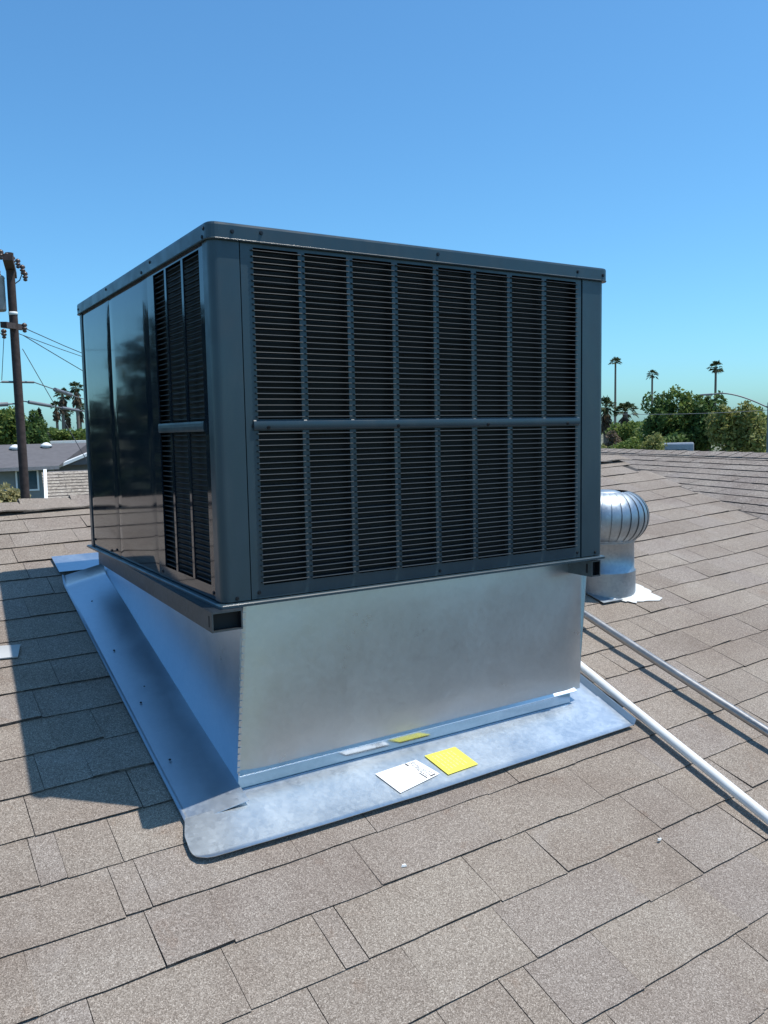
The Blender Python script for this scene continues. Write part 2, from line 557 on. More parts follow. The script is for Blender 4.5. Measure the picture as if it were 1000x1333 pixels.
# the second, lower wing of the house to the right: its courses run 15 degrees off ours
RA = Vector((6.61, 3.04, .062)); RD = Vector((.26, .966, 0)).normalized()  # ridge point pushed out from the camera along the line of sight
UD = Vector((RD.y, -RD.x, 0)); SL2 = .28
k22 = math.hypot(1, SL2)
def wing(t, s, off=0.0):
    """t along the ridge, s down the slope from the ridge"""
    p_ = RA + RD * t - UD * (s / k22) - Vector((0, 0, SL2 * s / k22))
    n = (-UD * SL2 + Vector((0, 0, 1))).normalized()
    return p_ + n * off
T0, T1 = -7.0, 7.0
wd = MB()
wd.loft([[wing(T0, 5.2, -.04), wing(T1, 5.2, -.04), wing(T1, 0, -.04), wing(T0, 0, -.04)],
         [wing(T0, 5.2, -.003), wing(T1, 5.2, -.003), wing(T1, 0, -.003), wing(T0, 0, -.003)]], 0)
def wback(t, s): return RA + RD * t + UD * s - Vector((0, 0, .28 * s))
wd.loft([[wback(T0, 0) - Vector((0, 0, .04)), wback(T1, 0) - Vector((0, 0, .04)), wback(T1, 4) - Vector((0, 0, .04)), wback(T0, 4) - Vector((0, 0, .04))],
         [wback(T0, 0), wback(T1, 0), wback(T1, 4), wback(T0, 4)]], 1)
wing_roof = build('wing_roof', wd, [M['deck'], M['house_roof']], house, fix=True)
wf = MB()
wr = random.Random(11)
for k in range(0, 30):
    s1 = .03 + k * EXPO
    t = T0 + wr.uniform(0, .2)
    while t < T1:
        wdt = wr.choice([.16, .2, .25, .3, .33])
        if T0 < t < T1 and (-3.2 < t < 4.5):
            th = wr.uniform(.006, .011)
            e = wr.uniform(-.003, .003)
            a0, a1 = wing(t, s1 + EXPO + e, th), wing(t + wdt - .003, s1 + EXPO + e, th)
            c0, c1 = wing(t, s1 + EXPO + e, .002), wing(t + wdt - .003, s1 + EXPO + e, .002)
            h0, h1 = wing(t, max(0, s1 - .02), .001), wing(t + wdt - .003, max(0, s1 - .02), .001)
            wf.add([a0, a1, h1, h0], [(0, 1, 2, 3)], 0)
            wf.add([c0, c1, a1, a0], [(0, 1, 2, 3)], 1)
        t += wdt
tag(build('shingle_field', wf, [M['far_shingle'], M['edge']], wing_roof), kind='stuff')
t = -2.0
while t < 4.6:
    mb = MB()
    lf = wr.uniform(.004, .012)
    def cap2(u, v, t=t, lf=lf):
        tt = t + u * .29; dd = (v - .5) * .28
        if dd < 0: return wing(tt, -dd, .012 + lf * (1 - u))
        return wback(tt, dd) + Vector((0, 0, .014 + lf * (1 - u)))
    mb.grid(cap2, 2, 4, 0, False, back=(0, 0, -.008))
    build('ridge_shingle', mb, [M['far_shingle']], wing_roof, centre=True)
    t += .2
# walls under the eaves
wm = MB()
wm.box((XL + .25, -2.9, GZ + .01), (XR - .3, 5.2, -1.36))
build('wall', wm, M['stucco'], house)

# ================================================================== ROOF CURB WITH ITS FLASHING
curb = thing('roof_curb', 'shiny galvanised sheet metal curb with wide flashing under the dark unit', 'roof curb', (0.0573, 0.0842, -0.4854))
curb.scale = (1.055, 1.055, 1.055)  # scaling about the camera, done as object scale plus a moved origin
CO = Vector((0.02, -.012, -.44))
ZC = -0.4420
def build_c(name, mb, mats, **k):
    mb.v = [(v[0] - CO.x, v[1] - CO.y, v[2] - CO.z) for v in mb.v]
    return build(name, mb, mats, curb, **k)
TOPZ = .0135
YB = 1.245
def rz(y): return ZC + SL * y
def rzh(y): return Z0 + SL * y
def flat(x, y, off=0.0):
    return Vector((x, y, ZC + SL * y)) + NRM * off
HB = .0555
ft = {'l0': (.018, -.012), 'r0': (1.091, -.012), 'lt': (.045, -.012), 'rt': (1.129, -.012)}
def oil(x, y, z, amp=.0016):
    return amp * noise.noise(Vector((x * 2.3 + 5, y * 2.3, z * 3.1)))
def front_fn(u, v):
    zb = rz(-.012) + HB; 
    xl = .012 + (.045 - .012) * v; xr = 1.091 + (1.129 - 1.091) * v
    x = xl + (xr - xl) * u; z = zb + (TOPZ - zb) * v
    k = min(1, 8 * min(u, 1 - u, v, 1 - v))
    return (x, -.018 + .014 * v - .004 * k * (1 - (2 * v - 1) ** 2) * .6 + oil(x, 0, z, .0034) * k + .007 * max(0, 1 - u / .07) ** 2 + .007 * max(0, 1 - (1 - u) / .07) ** 2, z)
mb = MB(); mb.grid(front_fn, 72, 16, back=(0, .0018, 0))
build_c('front_panel', mb, M['galv'])
def side_fn(xb, xt, sgn, low=.004):
    def fn(u, v):
        y = -.009 + (YB + .009) * u
        zb = rz(y) + low
        x = xb + (xt - xb) * v
        z = zb + (TOPZ - zb) * v
        k = min(1, 8 * min(u, 1 - u, v, 1 - v))
        return (x + sgn * oil(y, 3, z, .003) * k, y, z)
    return fn
mb = MB(); mb.grid(side_fn(.012, .045, 1), 36, 12, back=(.0018, 0, 0)); build_c('side_panel', mb, M['galv'])
mb = MB(); mb.grid(side_fn(1.0905, 1.1285, 1, HB), 20, 8, back=(-.0018, 0, 0)); build_c('side_panel', mb, M['galv'])
mb = MB(); mb.grid(lambda u, v: (.02 + 1.07 * u + .03 * v, YB, rz(YB) + HB + (TOPZ - rz(YB) - HB) * v), 6, 3, back=(0, -.0018, 0)); build_c('rear_panel', mb, M['galv'])
# flared bright hem along the lower edge of each panel
zb = rz(-.012) + HB
mb = MB()
mb.loft([[Vector((.018, -.0125, zb + .007)), Vector((.012, -.026, zb - .002)), Vector((.013, -.025, zb - .0045)), Vector((.020, -.011, zb + .003))],
         [Vector((1.064, -.0125, zb + .009)), Vector((1.066, -.026, zb + .000)), Vector((1.065, -.025, zb - .0025)), Vector((1.062, -.011, zb + .005))]], 0)
build_c('hem', mb, M['flash'], fix=True)
# upstand of the flashing behind the hem
mb = MB()
def upstand(P0, P1, th):
    mb.loft([[Vector((P0[0], P0[1], rz(P0[1]) + .008)), Vector((P1[0], P1[1], rz(P1[1]) + .008)), Vector((P1[0] + th[0], P1[1] + th[1], rz(P1[1]) + .008)), Vector((P0[0] + th[0], P0[1] + th[1], rz(P0[1]) + .008))],
             [Vector((P0[0], P0[1], rz(P0[1]) + HB + .008)), Vector((P1[0], P1[1], rz(P1[1]) + HB + .008)), Vector((P1[0] + th[0], P1[1] + th[1], rz(P1[1]) + HB + .008)), Vector((P0[0] + th[0], P0[1] + th[1], rz(P0[1]) + HB + .008))]], 0)
upstand((.0145, -.0105), (1.052, -.0105), (0, .0016))
upstand((1.052, -.0085), (1.052, YB), (-.0016, 0))
upstand((.0145, YB), (1.052, YB), (0, .0016))
build_c('upstand', mb, M['polished'], fix=True)
# pinched corner seam with punched tabs
mb = MB()
n = 26
for i in range(n):
    v0, v1 = (i + .08) / n, (i + .92) / n
    z0_, z1_ = zb + (TOPZ - zb) * v0, zb + (TOPZ - zb) * v1
    xa, xb2 = .012 + .033 * v0, .012 + .033 * v1
    w_ = .006
    mb.loft([[Vector((xa - .0016, -.0145, z0_)), Vector((xa + w_, -.0145, z0_)), Vector((xa + w_, -.0115, z0_)), Vector((xa - .0016, -.0115, z0_))],
             [Vector((xb2 - .0016, -.0145, z1_)), Vector((xb2 + w_, -.0145, z1_)), Vector((xb2 + w_, -.0115, z1_)), Vector((xb2 - .0016, -.0115, z1_))]], 0)
build_c('corner_seam', mb, M['galv'], fix=True)

# flashing sheets lying on the shingles
def coons(bot, top, left, right):
    def pl(P, u):
        f = u * (len(P) - 1); i = min(int(f), len(P) - 2); k = f - i
        return (P[i][0] * (1 - k) + P[i + 1][0] * k, P[i][1] * (1 - k) + P[i + 1][1] * k)
    def fn(u, v):
        b, t_, l, r_ = pl(bot, u), pl(top, u), pl(left, v), pl(right, v)
        o = []
        for c in (0, 1):
            o.append((1 - v) * b[c] + v * t_[c] + (1 - u) * l[c] + u * r_[c]
                     - ((1 - u) * (1 - v) * bot[0][c] + u * (1 - v) * bot[-1][c] + (1 - u) * v * top[0][c] + u * v * top[-1][c]))
        return o
    return fn
def sheet(fn, off, nu, nv, amp=.0012, edge=None):
    def g(u, v):
        x_, y_ = fn(u, v)
        o = off + amp * noise.noise(Vector((x_ * 4, y_ * 4, off * 100)))
        if edge: o += edge(u, v)
        return flat(x_, y_, o)
    return g
arc = [(-.150 + .036 * (1 - math.cos(a)), -.144 - .036 * math.sin(a)) for a in [i * math.pi / 2 / 8 for i in range(9)]]
mid = 4
bot = arc[mid:] + [(.15, -.183), (.41, -.182), (.79, -.172), (1.149, -.161)]
left = arc[:mid + 1][::-1] + [(-.146, -.10), (-.128, -.05)]
# resample polylines evenly
def resample(P, n):
    d = [0]
    for a, b in zip(P, P[1:]): d.append(d[-1] + math.hypot(b[0] - a[0], b[1] - a[1]))
    out = []
    for i in range(n + 1):
        s = d[-1] * i / n
        for j in range(len(P) - 1):
            if s <= d[j + 1] + 1e-9:
                k = (s - d[j]) / max(1e-9, d[j + 1] - d[j])
                out.append((P[j][0] * (1 - k) + P[j + 1][0] * k, P[j][1] * (1 - k) + P[j + 1][1] * k)); break
    return out
bot = resample(bot, 60); left = resample(left, 20)
fn = coons(bot, [(-.128, -.05), (-.01, -.052), (0, -.008), (1.165, -.008)], left, [(1.149, -.161), (1.165, -.008)])
def rim(u, v):
    return .0022 * max(0, 1 - v / .06)
mb = MB(); mb.grid(sheet(fn, .0175, 80, 18, .0010, rim), 80, 18, back=-NRM * .0014)
front_flashing = build_c('flashing', mb, M['flash'])
fn = coons([(-.131, -.062), (.015, -.062)], [(-.127, 1.172), (.016, 1.20)], [(-.131, -.062), (-.127, 1.172)], [(.015, -.062), (.016, 1.20)])
def lrim(u, v):
    e = .007 * max(0, 1 - u / .06)
    return e - .007 + .021 * u + .026 * max(0, 1 - (1 - v) / .02)
mb = MB(); mb.grid(sheet(fn, .0150, 18, 60, .0014, lrim), 34, 60, back=-NRM * .0014)
build_c('flashing', mb, M['flash'])
fn = coons([(1.054, -.03), (1.172, -.035)], [(1.054, 1.25), (1.30, 1.25)], [(1.054, -.03), (1.054, 1.25)], [(1.172, -.035), (1.30, 1.25)])
mb = MB(); mb.grid(sheet(fn, .0152, 10, 30, .001), 10, 30, back=-NRM * .0014)
build_c('flashing', mb, M['flash'])
fn = coons([(-.12, 1.247), (1.29, 1.247)], [(-.12, 1.38), (1.31, 1.38)], [(-.12, 1.247), (-.12, 1.38)], [(1.29, 1.247), (1.31, 1.38)])
mb = MB(); mb.grid(sheet(fn, .016, 20, 4, .001), 20, 4, back=-NRM * .0014)
build_c('flashing', mb, M['flash'])
# turned-up edge on the right
mb = MB()
mb.grid(lambda u, v: flat(1.150 + .115 * (u * 1.15) * .9 + .004 * v, -.161 + 1.15 * u, .014 + .022 * v), 24, 2, back=(-.0012, 0, 0))
build_c('upturned_edge', mb, M['flash'])
# stickers on the front flashing
def quad_on(P, off, th=.0006):
    a = [flat(x_, y_, off) for x_, y_ in P]; b = [flat(x_, y_, off + th) for x_, y_ in P]
    return a, b
def sticker(P, mat, label):
    m2 = MB(); a, b = quad_on(P, .0196); m2.loft([a, b], 0)
    m2.v = [(v[0] - CO.x, v[1] - CO.y, v[2] - CO.z) for v in m2.v]
    o = build('sticker', m2, mat, front_flashing, fix=True)
    if label: o['label'] = label
    return o
WP = [(.336, -.077), (.356, -.159), (.487, -.135), (.462, -.068)]
def bil(P, u, v):
    a = Vector((*P[0], 0)); b = Vector((*P[1], 0)); c = Vector((*P[2], 0)); d = Vector((*P[3], 0))
    q = a * (1 - u) * (1 - v) + b * (1 - u) * v + c * u * v + d * u * (1 - v)
    return (q.x, q.y)
sticker(WP, M['paper'], 'white sticker with lines of small black print at its right end')
YP = [(.492, -.062), (.505, -.146), (.603, -.140), (.590, -.060)]
sticker(YP, M['yellow'], 'square yellow sticker')
mb = MB()
def bar(P, u0, u1, v0, v1, mi=0):
    a, b = quad_on([bil(P, u0, v0), bil(P, u0, v1), bil(P, u1, v1), bil(P, u1, v0)], .0204, .0003)
    mb.loft([a, b], mi)
bar(WP, .70, .735, .02, .16); bar(WP, .70, .725, .62, .93)
pr = random.Random(5)
for r_ in range(5):
    v_ = .06
    u_ = .755 + r_ * .034
    while v_ < .82:
        d_ = pr.uniform(.03, .11)
        if pr.random() < .72: bar(WP, u_, u_ + .012, v_, v_ + d_)
        v_ += d_ + .02
bar(WP, .80, .93, .90, .95)
for r_ in range(6):
    v_ = .12
    u_ = .14 + r_ * .12
    while v_ < .8:
        d_ = pr.uniform(.05, .16)
        bar(YP, u_, u_ + .035, v_, v_ + d_, 1); v_ += d_ + .04
mb.v = [(v[0] - CO.x, v[1] - CO.y, v[2] - CO.z) for v in mb.v]
build('print', mb, [M['ink'], M['yellow_ink']], front_flashing, fix=True)
# screws
def screw_mesh(r, h):
    m2 = MB()
    m2.lathe([(r * 1.35, 0), (r * 1.35, h * .3), (r, h * .35), (r * .9, h), (0.0001, h)], 8, smooth=False)
    me_o = build('screw', m2, M['dark_screw'])
    return me_o
first_screw = None
def put_screw(parent, loc, normal, off=Vector((0, 0, 0)), r=.0045):
    global first_screw
    if first_screw is None:
        first_screw = screw_mesh(.0045, .005)
        o = first_screw
    else:
        o = first_screw.copy(); C.objects.link(o)
    o.parent = parent
    o.location = Vector(loc) - off
    o.rotation_euler = Vector(normal).to_track_quat('Z', 'Y').to_euler()
    return o
for y_, z_ in ((.57, -.245), (.565, -.262), (.31, -.300), (.31, -.318)):
    put_screw(curb, (.030, y_, z_), (-1, 0, .1), CO).scale = (.8, .8, .5)
for x_, y_ in ((-.085, .68), (-.09, .40), (-.07, 1.0), (-.06, .47), (-.095, .15)):
    put_screw(curb, flat(x_, y_, .0166), NRM, CO).scale = (.55, .55, .4)

# ================================================================== THE ROOFTOP UNIT
unit = thing('rooftop_unit', 'large dark slate blue rooftop air conditioning unit with louvred front', 'air conditioner', (0, 0, 0))
unit.rotation_euler = (0, .0061, 0)
W_, D_, H_ = 1.2, 1.296, .842
def rrect(x0, x1, y0, y1, r, z, n=5):
    pts = []
    for cx, cy, a0 in ((x1 - r, y0 + r, -90), (x1 - r, y1 - r, 0), (x0 + r, y1 - r, 90), (x0 + r, y0 + r, 180)):
        for i in range(n + 1):
            a = math.radians(a0 + 90 * i / n)
            pts.append(Vector((cx + r * math.cos(a), cy + r * math.sin(a), z)))
    return pts
# core (coil face seen through the slots) and base pan
mb = MB(); mb.box((.022, .024, .006), (1.178, 1.27, .80)); build('coil', mb, M['coil'], unit)
mb = MB()
mb.loft([rrect(-.012, 1.194, -.016, 1.306, .006, -.0045), rrect(-.012, 1.194, -.016, 1.306, .006, .001), rrect(-.009, 1.192, -.013, 1.302, .006, .0032)], 0)
build('base_pan', mb, M['paint'], unit)
# top cover
mb = MB()
E_ = [(0.000, .806), (.006, .8045), (.007, .807), (.0055, .8085), (.0055, .836), (.004, .8405), (0.0, .8425), (-.02, .8435), (-.3, .8465)]
mb.loft([rrect(-e, W_ + .006 + e, -e - .001, D_ + .004 + e, .018 + max(0, e), z) for e, z in E_], 0)
top = build('top_cover', mb, M['paint'], unit)
# corner posts
def post(fx, fy):
    m2 = MB()
    r = .020
    poly = [(0, .046)] + [(r - r * math.cos(a), r - r * math.sin(a)) for a in [i * math.pi / 2 / 7 for i in range(8)]] + [(.0675, 0), (.0675, .012), (.014, .014), (.012, .046)]
    P = []
    for x_, y_ in poly:
        P.append((x_ if not fx else W_ - x_ * 1.33 if x_ > .03 else W_ - x_, y_ if not fy else D_ - y_))
    if fx != fy: P = P[::-1]
    m2.prism(P, .0055, .8055)
    return build('corner_post', m2, M['paint'], unit)
for fx in (0, 1):
    for fy in (0, 1): post(fx, fy)
# front grille
SEP = [.22, .347, .474, .598, .719, .841, .965]
X0, X1 = .101, 1.086
half = .0085
edges = [X0] + [v for s_ in SEP for v in (s_ - half, s_ + half)] + [X1]
cols = [(edges[2 * i], edges[2 * i + 1]) for i in range(8)]
ZL0, ZL1, ZU0, ZU1 = .036, .390, .416, .796
mb = MB()
Y0, Y1 = .002, .0055
mb.box((.0705, Y0, .0055), (X0, Y1, .8055)); mb.box((X1, Y0, .0055), (1.1065, Y1, .8055))
mb.box((X0, Y0, .0055), (X1, Y1, ZL0)); mb.box((X0, Y0, ZL1), (X1, Y1, ZU0)); mb.box((X0, Y0, ZU1), (X1, Y1, .8055))
for s_ in SEP:
    mb.box((s_ - half, Y0, ZL0), (s_ + half, Y1, ZL1)); mb.box((s_ - half, Y0, ZU0), (s_ + half, Y1, ZU1))
grille = build('front_grille', mb, M['paint'], unit)
# half-round stiffening rib
mb = MB()
pf = [(.0018, ZL1 + .001), (-.002, ZL1 + .0015), (-.0035, ZL1 + .006), (-.0042, ZL1 + .013), (-.0035, ZL1 + .020), (-.002, ZU0 - .0015), (.0018, ZU0 - .001)]
mb.loft([[Vector((x_, y_, z_)) for y_, z_ in pf] for x_ in (.088, 1.098)], 0, smooth=False)
mb.sm = [len(f) == 4 for f in mb.f]
build('rib', mb, M['paint'], grille, fix=True)
# louvre slats
PITCH = .0127
def slat_into(m2, xa, xb, z, flip=None):
    prof = [(.0115, .0008), (-.0012, .0004), (-.0040, .0000), (-.0048, -.0013), (-.0040, -.0016), (-.0018, -.0008), (.0115, -.0004)]
    def loop(x_, side):
        out = []
        for y_, dz in prof:
            e = .0042 if y_ < .0018 else 0
            out.append(Vector((x_ + side * e, y_, z + dz)))
        return out
    def loop_end(x_, side):
        # the lip bends back into the sheet at its end
        out = []
        for y_, dz in prof:
            e = .0066 if y_ < .0018 else 0
            out.append(Vector((x_ + side * e, max(y_, .0012), z + (dz + .001 if y_ < .0018 else dz))))
        return out
    L = [loop_end(xa, -1), loop(xa, -1), loop(xb, 1), loop_end(xb, 1)]
    if flip: L = [[flip(v) for v in l] for l in L]
    m2.loft(L, 0)
rows = []
for za, zb_ in ((ZL0, ZL1), (ZU0, ZU1)):
    n = int((zb_ - za) / PITCH)
    p0 = (zb_ - za) / n
    rows += [za + p0 * (i + .5) for i in range(n)]
sd = {}
lr = random.Random(2)
protos = []
stuff = MB()
count = 0
for ci, (xa, xb) in enumerate(cols):
    proto = None
    for z in rows:
        if ci < 5 and count < 298:
            if proto is None:
                m2 = MB(); slat_into(m2, xa - (xa + xb) / 2, xb - (xa + xb) / 2, 0)
                proto = build('louvre_slat', m2, M['slat'], grille, fix=True); o = proto
            else:
                o = copy_of(proto, grille)
            o.location = ((xa + xb) / 2, lr.uniform(-.0003, .0003), z + lr.uniform(-.0004, .0004))
            o.rotation_euler = (lr.uniform(-.11, .11), lr.uniform(-.0035, .0035), 0)
            count += 1
        else:
            slat_into(stuff, xa, xb, z + lr.uniform(-.0004, .0004))
tag(build('louvre_slats', stuff, M['slat'], grille, fix=True), kind='stuff')
for x_, z_ in ((.089, .020), (.60, .017), (1.095, .020), (.089, .402), (1.097, .402)):
    put_screw(grille, (x_, Y0 if z_ < .3 else -.0005, z_), (0, -1, 0))
for x_ in (.123, .475, .76, 1.05): put_screw(grille, (x_, -.0035, ZL1 + .007), (0, -1, -.3))
# side grille on the left
SX0, SX1 = .002, .0055
cy_ = [(.076, .188), (.202, .317), (.331, .423)]
mb = MB()
gy0, gy1 = .0495, .4785
def sbox(y0, y1, z0, z1): mb.box((SX0, y0, z0), (SX1, y1, z1))
sbox(gy0, .076, .0055, .8055); sbox(.423, gy1, .0055, .8055)
sbox(.076, .423, .0055, .036); sbox(.076, .423, .390, .416); sbox(.076, .423, .796, .8055)
for a, b in ((.188, .202), (.317, .331)):
    sbox(a, b, .036, .390); sbox(a, b, .416, .796)
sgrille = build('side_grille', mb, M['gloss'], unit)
mb = MB()
for a, b in cy_:
    for z in rows:
        slat_into(mb, a, b, z, flip=lambda v: Vector((max(v.y, .0012) + .0052, v.x, v.z)))
tag(build('louvre_slats', mb, M['slat'], sgrille, fix=True), kind='stuff')
mb = MB(); mb.loft([[Vector((y_ * .55, x_, z_)) for y_, z_ in pf] for x_ in (.078, .421)], 0)
build('rib', mb, M['paint'], sgrille, fix=True)
put_screw(sgrille, (SX0, .062, .02), (-1, 0, 0)); put_screw(sgrille, (SX0, .45, .02), (-1, 0, 0))
# solid side panels
def panel(y0, y1, x_=.0015):
    m2 = MB()
    def fn(u, v):
        y = y0 + (y1 - y0) * u; z = .0058 + (.8052 - .0058) * v
        k = min(1, 14 * min(u, 1 - u)) * min(1, 30 * min(v, 1 - v))
        return (x_ + .0015 * (1 - k) + oil(y, 7, z * .5, .0002) * k, y, z)
    m2.grid(fn, 24, 24, back=(.004, 0, 0))
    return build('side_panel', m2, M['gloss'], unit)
panel(.4815, .885); panel(.888, 1.2485)
# right and rear panels
mb = MB(); mb.box((1.1965, .050, .0058), (1.1985, 1.2455, .8052)); build('side_panel', mb, M['paint'], unit)
mb = MB(); mb.box((.07, 1.292, .0058), (1.108, 1.2945, .8052)); build('rear_panel', mb, M['paint'], unit)
for x_, z_ in ((.050, .823), (.118, .827), (.60, .826), (1.085, .823), (1.185, .821)): put_screw(top, (x_, -.007, z_), (0, -1, 0))
for y_, z_ in ((.02, .829), (.03, .813), (.42, .829), (.50, .816), (.88, .83), (1.27, .822)): put_screw(top, (-.0056, y_, z_), (-1, 0, 0))
put_screw(unit, (.034, -.0002, .013), (0, -1, 0)); put_screw(unit, (1.165, -.0002, .015), (0, -1, 0)); put_screw(unit, (.0013, 1.22, .03), (-1, 0, 0)); put_screw(unit, (.0013, .93, .025), (-1, 0, 0)); put_screw(unit, (.0013, 1.0, .015), (-1, 0, 0))
# base rails: hollow channels under both sides, open at the front
def rail(x0, x1, y0, y1, z0, z1, skew=0.0):
    m2 = MB()
    t = .0035
    m2.box((x0, y0, z0), (x1, y1, z0 + t)); m2.box((x0, y0, z1 - t), (x1, y1, z1))
    m2.box((x0, y0, z0 + t), (x0 + t, y1, z1 - t)); m2.box((x1 - t, y0, z0 + t), (x1, y1, z1 - t))
    m2.box((x0 + t, y0 + .02, z0 + t), (x1 - t, y0 + .024, z1 - t), 1)  # black plate paints the darkness inside the open end
    m2.box((x0 - .0006, y0 + .016, z0 + .010), (x0, y0 + .023, z1 - .010), 1)  # black strip paints a dark slot on the outer face
    m2.v = [(v[0] + skew * (v[1] - y0), v[1], v[2]) for v in m2.v]
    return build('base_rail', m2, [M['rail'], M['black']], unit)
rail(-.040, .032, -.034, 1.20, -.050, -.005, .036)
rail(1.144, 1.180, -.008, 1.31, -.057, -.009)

# ================================================================== TURBINE VENT
VC = Vector((1.9721, 0.7352, 0))
vz = rzh(VC.y)
vent = thing('turbine_vent', 'round galvanised turbine roof vent behind the right end of the unit', 'roof vent', (VC.x, VC.y, vz))
vent.scale = (1.055, 1.055, 1.055)
def vlocal(z): return z - vz
mb = MB()
mb.lathe([(.128, -.05), (.128, .075), (.1285, .078), (.123, .082), (.121, .19), (.124, .192), (.124, .198), (.112, .199)], 32)
build('neck', mb, M['vent'], vent)
mb = MB()
mb.box((-.132, -.132, 0), (.132, .132, .002), M=Matrix.Rotation(math.atan(SL), 4, 'X') @ Matrix.Translation((0, 0, .011)))
build('base_flange', mb, M['vent'], vent)
mb = MB()
mb.lathe([(.105, .192), (.130, .198), (.132, .206), (.10, .208)], 32); build('lower_ring', mb, M['vent'], vent)
mb = MB(); mb.lathe([(.0001, .396), (.05, .394), (.068, .388), (.070, .384), (.05, .382), (.0001, .382)], 24); build('top_cap', mb, M['vent'], vent)
mb = MB(); mb.lathe([(.09, .21), (.125, .25), (.13, .29), (.11, .35), (.05, .38)], 20); build('inner_drum', mb, M['rail'], vent)
vane = None
nv_ = 28
for i in range(nv_):
    if vane is None:
        m2 = MB()
        def vf(u, v):
            ph = math.radians(-68 + 146 * v) * .97
            z = .290 + .104 * math.sin(ph)
            rr = .060 + .119 * max(0, math.cos(ph)) ** .85
            a = (u - .5) * 2 * math.pi / nv_ * 1.5 + .08 * (v - .5)
            rr += -.007 * u + .002 * math.sin(u * math.pi)
            return (rr * math.cos(a), rr * math.sin(a), z)
        m2.grid(vf, 6, 16)
        vane = build('vane', m2, M['vent'], vent)
        o = vane
    else:
        o = copy_of(vane, vent)
    o.rotation_euler = (0, 0, 2 * math.pi * i / nv_)
# smeared sealant round the base
mb = MB()
sr = random.Random(12)
outl = []
for i in range(80):
    a = 2 * math.pi * i / 80
    rr = .136 + .03 * noise.noise(Vector((math.cos(a) * 2.2, math.sin(a) * 2.2, 4.0))) + .025 * noise.noise(Vector((math.cos(a) * 6, math.sin(a) * 6, 1.0)))
    da = math.atan2(math.sin(a + .75), math.cos(a + .75))
    rr += .085 * math.exp(-(da / .7) ** 2) * (1 + .5 * noise.noise(Vector((a * 5, 2, 1))))
    outl.append((VC.x + rr * math.cos(a) * 1.02, VC.y + rr * math.sin(a)))
loopo = [roofxy(x_, y_, .0095) for x_, y_ in outl]
loopm = [roofxy(VC.x + (x_ - VC.x) * .9, VC.y + (y_ - VC.y) * .9, .016) for x_, y_ in outl]
loopi = [roofxy(VC.x + (x_ - VC.x) * .45, VC.y + (y_ - VC.y) * .45, .022) for x_, y_ in outl]
mb.loft([loopo, loopm, loopi], 0, False, True, True)
mb.v = [((v[0] - VC.x) / 1.055, (v[1] - VC.y) / 1.055, (v[2] - vz) / 1.055) for v in mb.v]
tag(build('sealant', mb, M['seal'], vent), 'white sealant smeared over the shingles')

# ================================================================== PIPES
def slope_pipe(name, x_a, y_a, x_b, y_b, r, off, mat, label, cat, coupl):
    pts = []
    for i in range(13):
        u = i / 12
        pts.append(roofxy(x_a + (x_b - x_a) * u, y_a + (y_b - y_a) * u, off + .003 * math.sin(u * 9)))
    c = pts[0].copy()
    o = thing(name, label, cat, c)
    m2 = MB(); m2.tube([p_ - c for p_ in pts], r, 18); build('pipe', m2, mat, o)
    for u in coupl:
        i = int(u * 12)
        d = (pts[i + 1] - pts[i]).normalized()
        m2 = MB(); m2.tube([pts[i] - c, pts[i] + d * .06 - c], r * 1.22, 18); build('coupling', m2, mat, o)
    return o
slope_pipe('drain_pipe', 1.5085, 1.6266, 1.1608, -1.1374, .0138, .032, M['pvc'], 'white plastic drain pipe lying down the slope beside the flashing', 'pipe', (.04,))
slope_pipe('conduit', 1.6335, 1.4684, 1.5491, -1.1691, .0140, .055, M['conduit'], 'thin grey steel conduit running down the shingles right of the white pipe', 'conduit', (.02,))

# ================================================================== BITS LYING ON THE ROOF
mb = MB()
c0 = roofxy(-0.3858, 0.9198, .0085)
P = [(-0.4913, 0.8903), (-0.3172, 0.8723), (-0.2993, 0.9409), (-0.4807, 0.9673)]
mb.loft([[roofxy(x_, y_, .0095) - c0 for x_, y_ in P], [roofxy(x_, y_, .013) - c0 for x_, y_ in P]], 0)
o = build('roof_scrap', mb, simple('pale_scrap', (.42, .43, .43), .8), fix=True); o.location = c0
tag(o, 'pale flat scrap lying across the edge of the unit shadow', 'scrap')
def chip(x_, y_, sz, label, seed):
    r = random.Random(seed); m2 = MB()
    base = [Vector((math.cos(a) * sz * r.uniform(.5, 1.2), math.sin(a) * sz * .6 * r.uniform(.6, 1.1), 0)) for a in [i * 2 * math.pi / 6 for i in range(6)]]
    m2.loft([base, [v * .7 + Vector((0, 0, .004)) for v in base]], 0)
    o = build('debris_chip', m2, M['white'], fix=True); o.location = roofxy(x_, y_, .0085)
    tag(o, label, 'debris', 'white chips lying on the shingles')
chip(0.2947, -0.2671, .009, 'white chip on the shingles below the front flashing', 1)
chip(0.9277, -0.4412, .007, 'smaller white chip on the shingles toward the white pipe', 2)

# ================================================================== UTILITY POLE AND WIRES
PX, PY = 2.72, 21.0  # background positions from here on come from image pixels at chosen distances
pole = thing('utility_pole', 'dark wooden utility pole with crossarms beyond the left ridge', 'utility pole', (PX, PY, GZ))
def pl(x_, y_, z_): return Vector((x_ - PX, y_ - PY, z_ - GZ))
mb = MB(); mb.tube([(0, 0, 0), (0, 0, 4), (0, 0, 4.95 - GZ)], .118, 14, r2=.098); build('shaft', mb, M['wood'], pole)
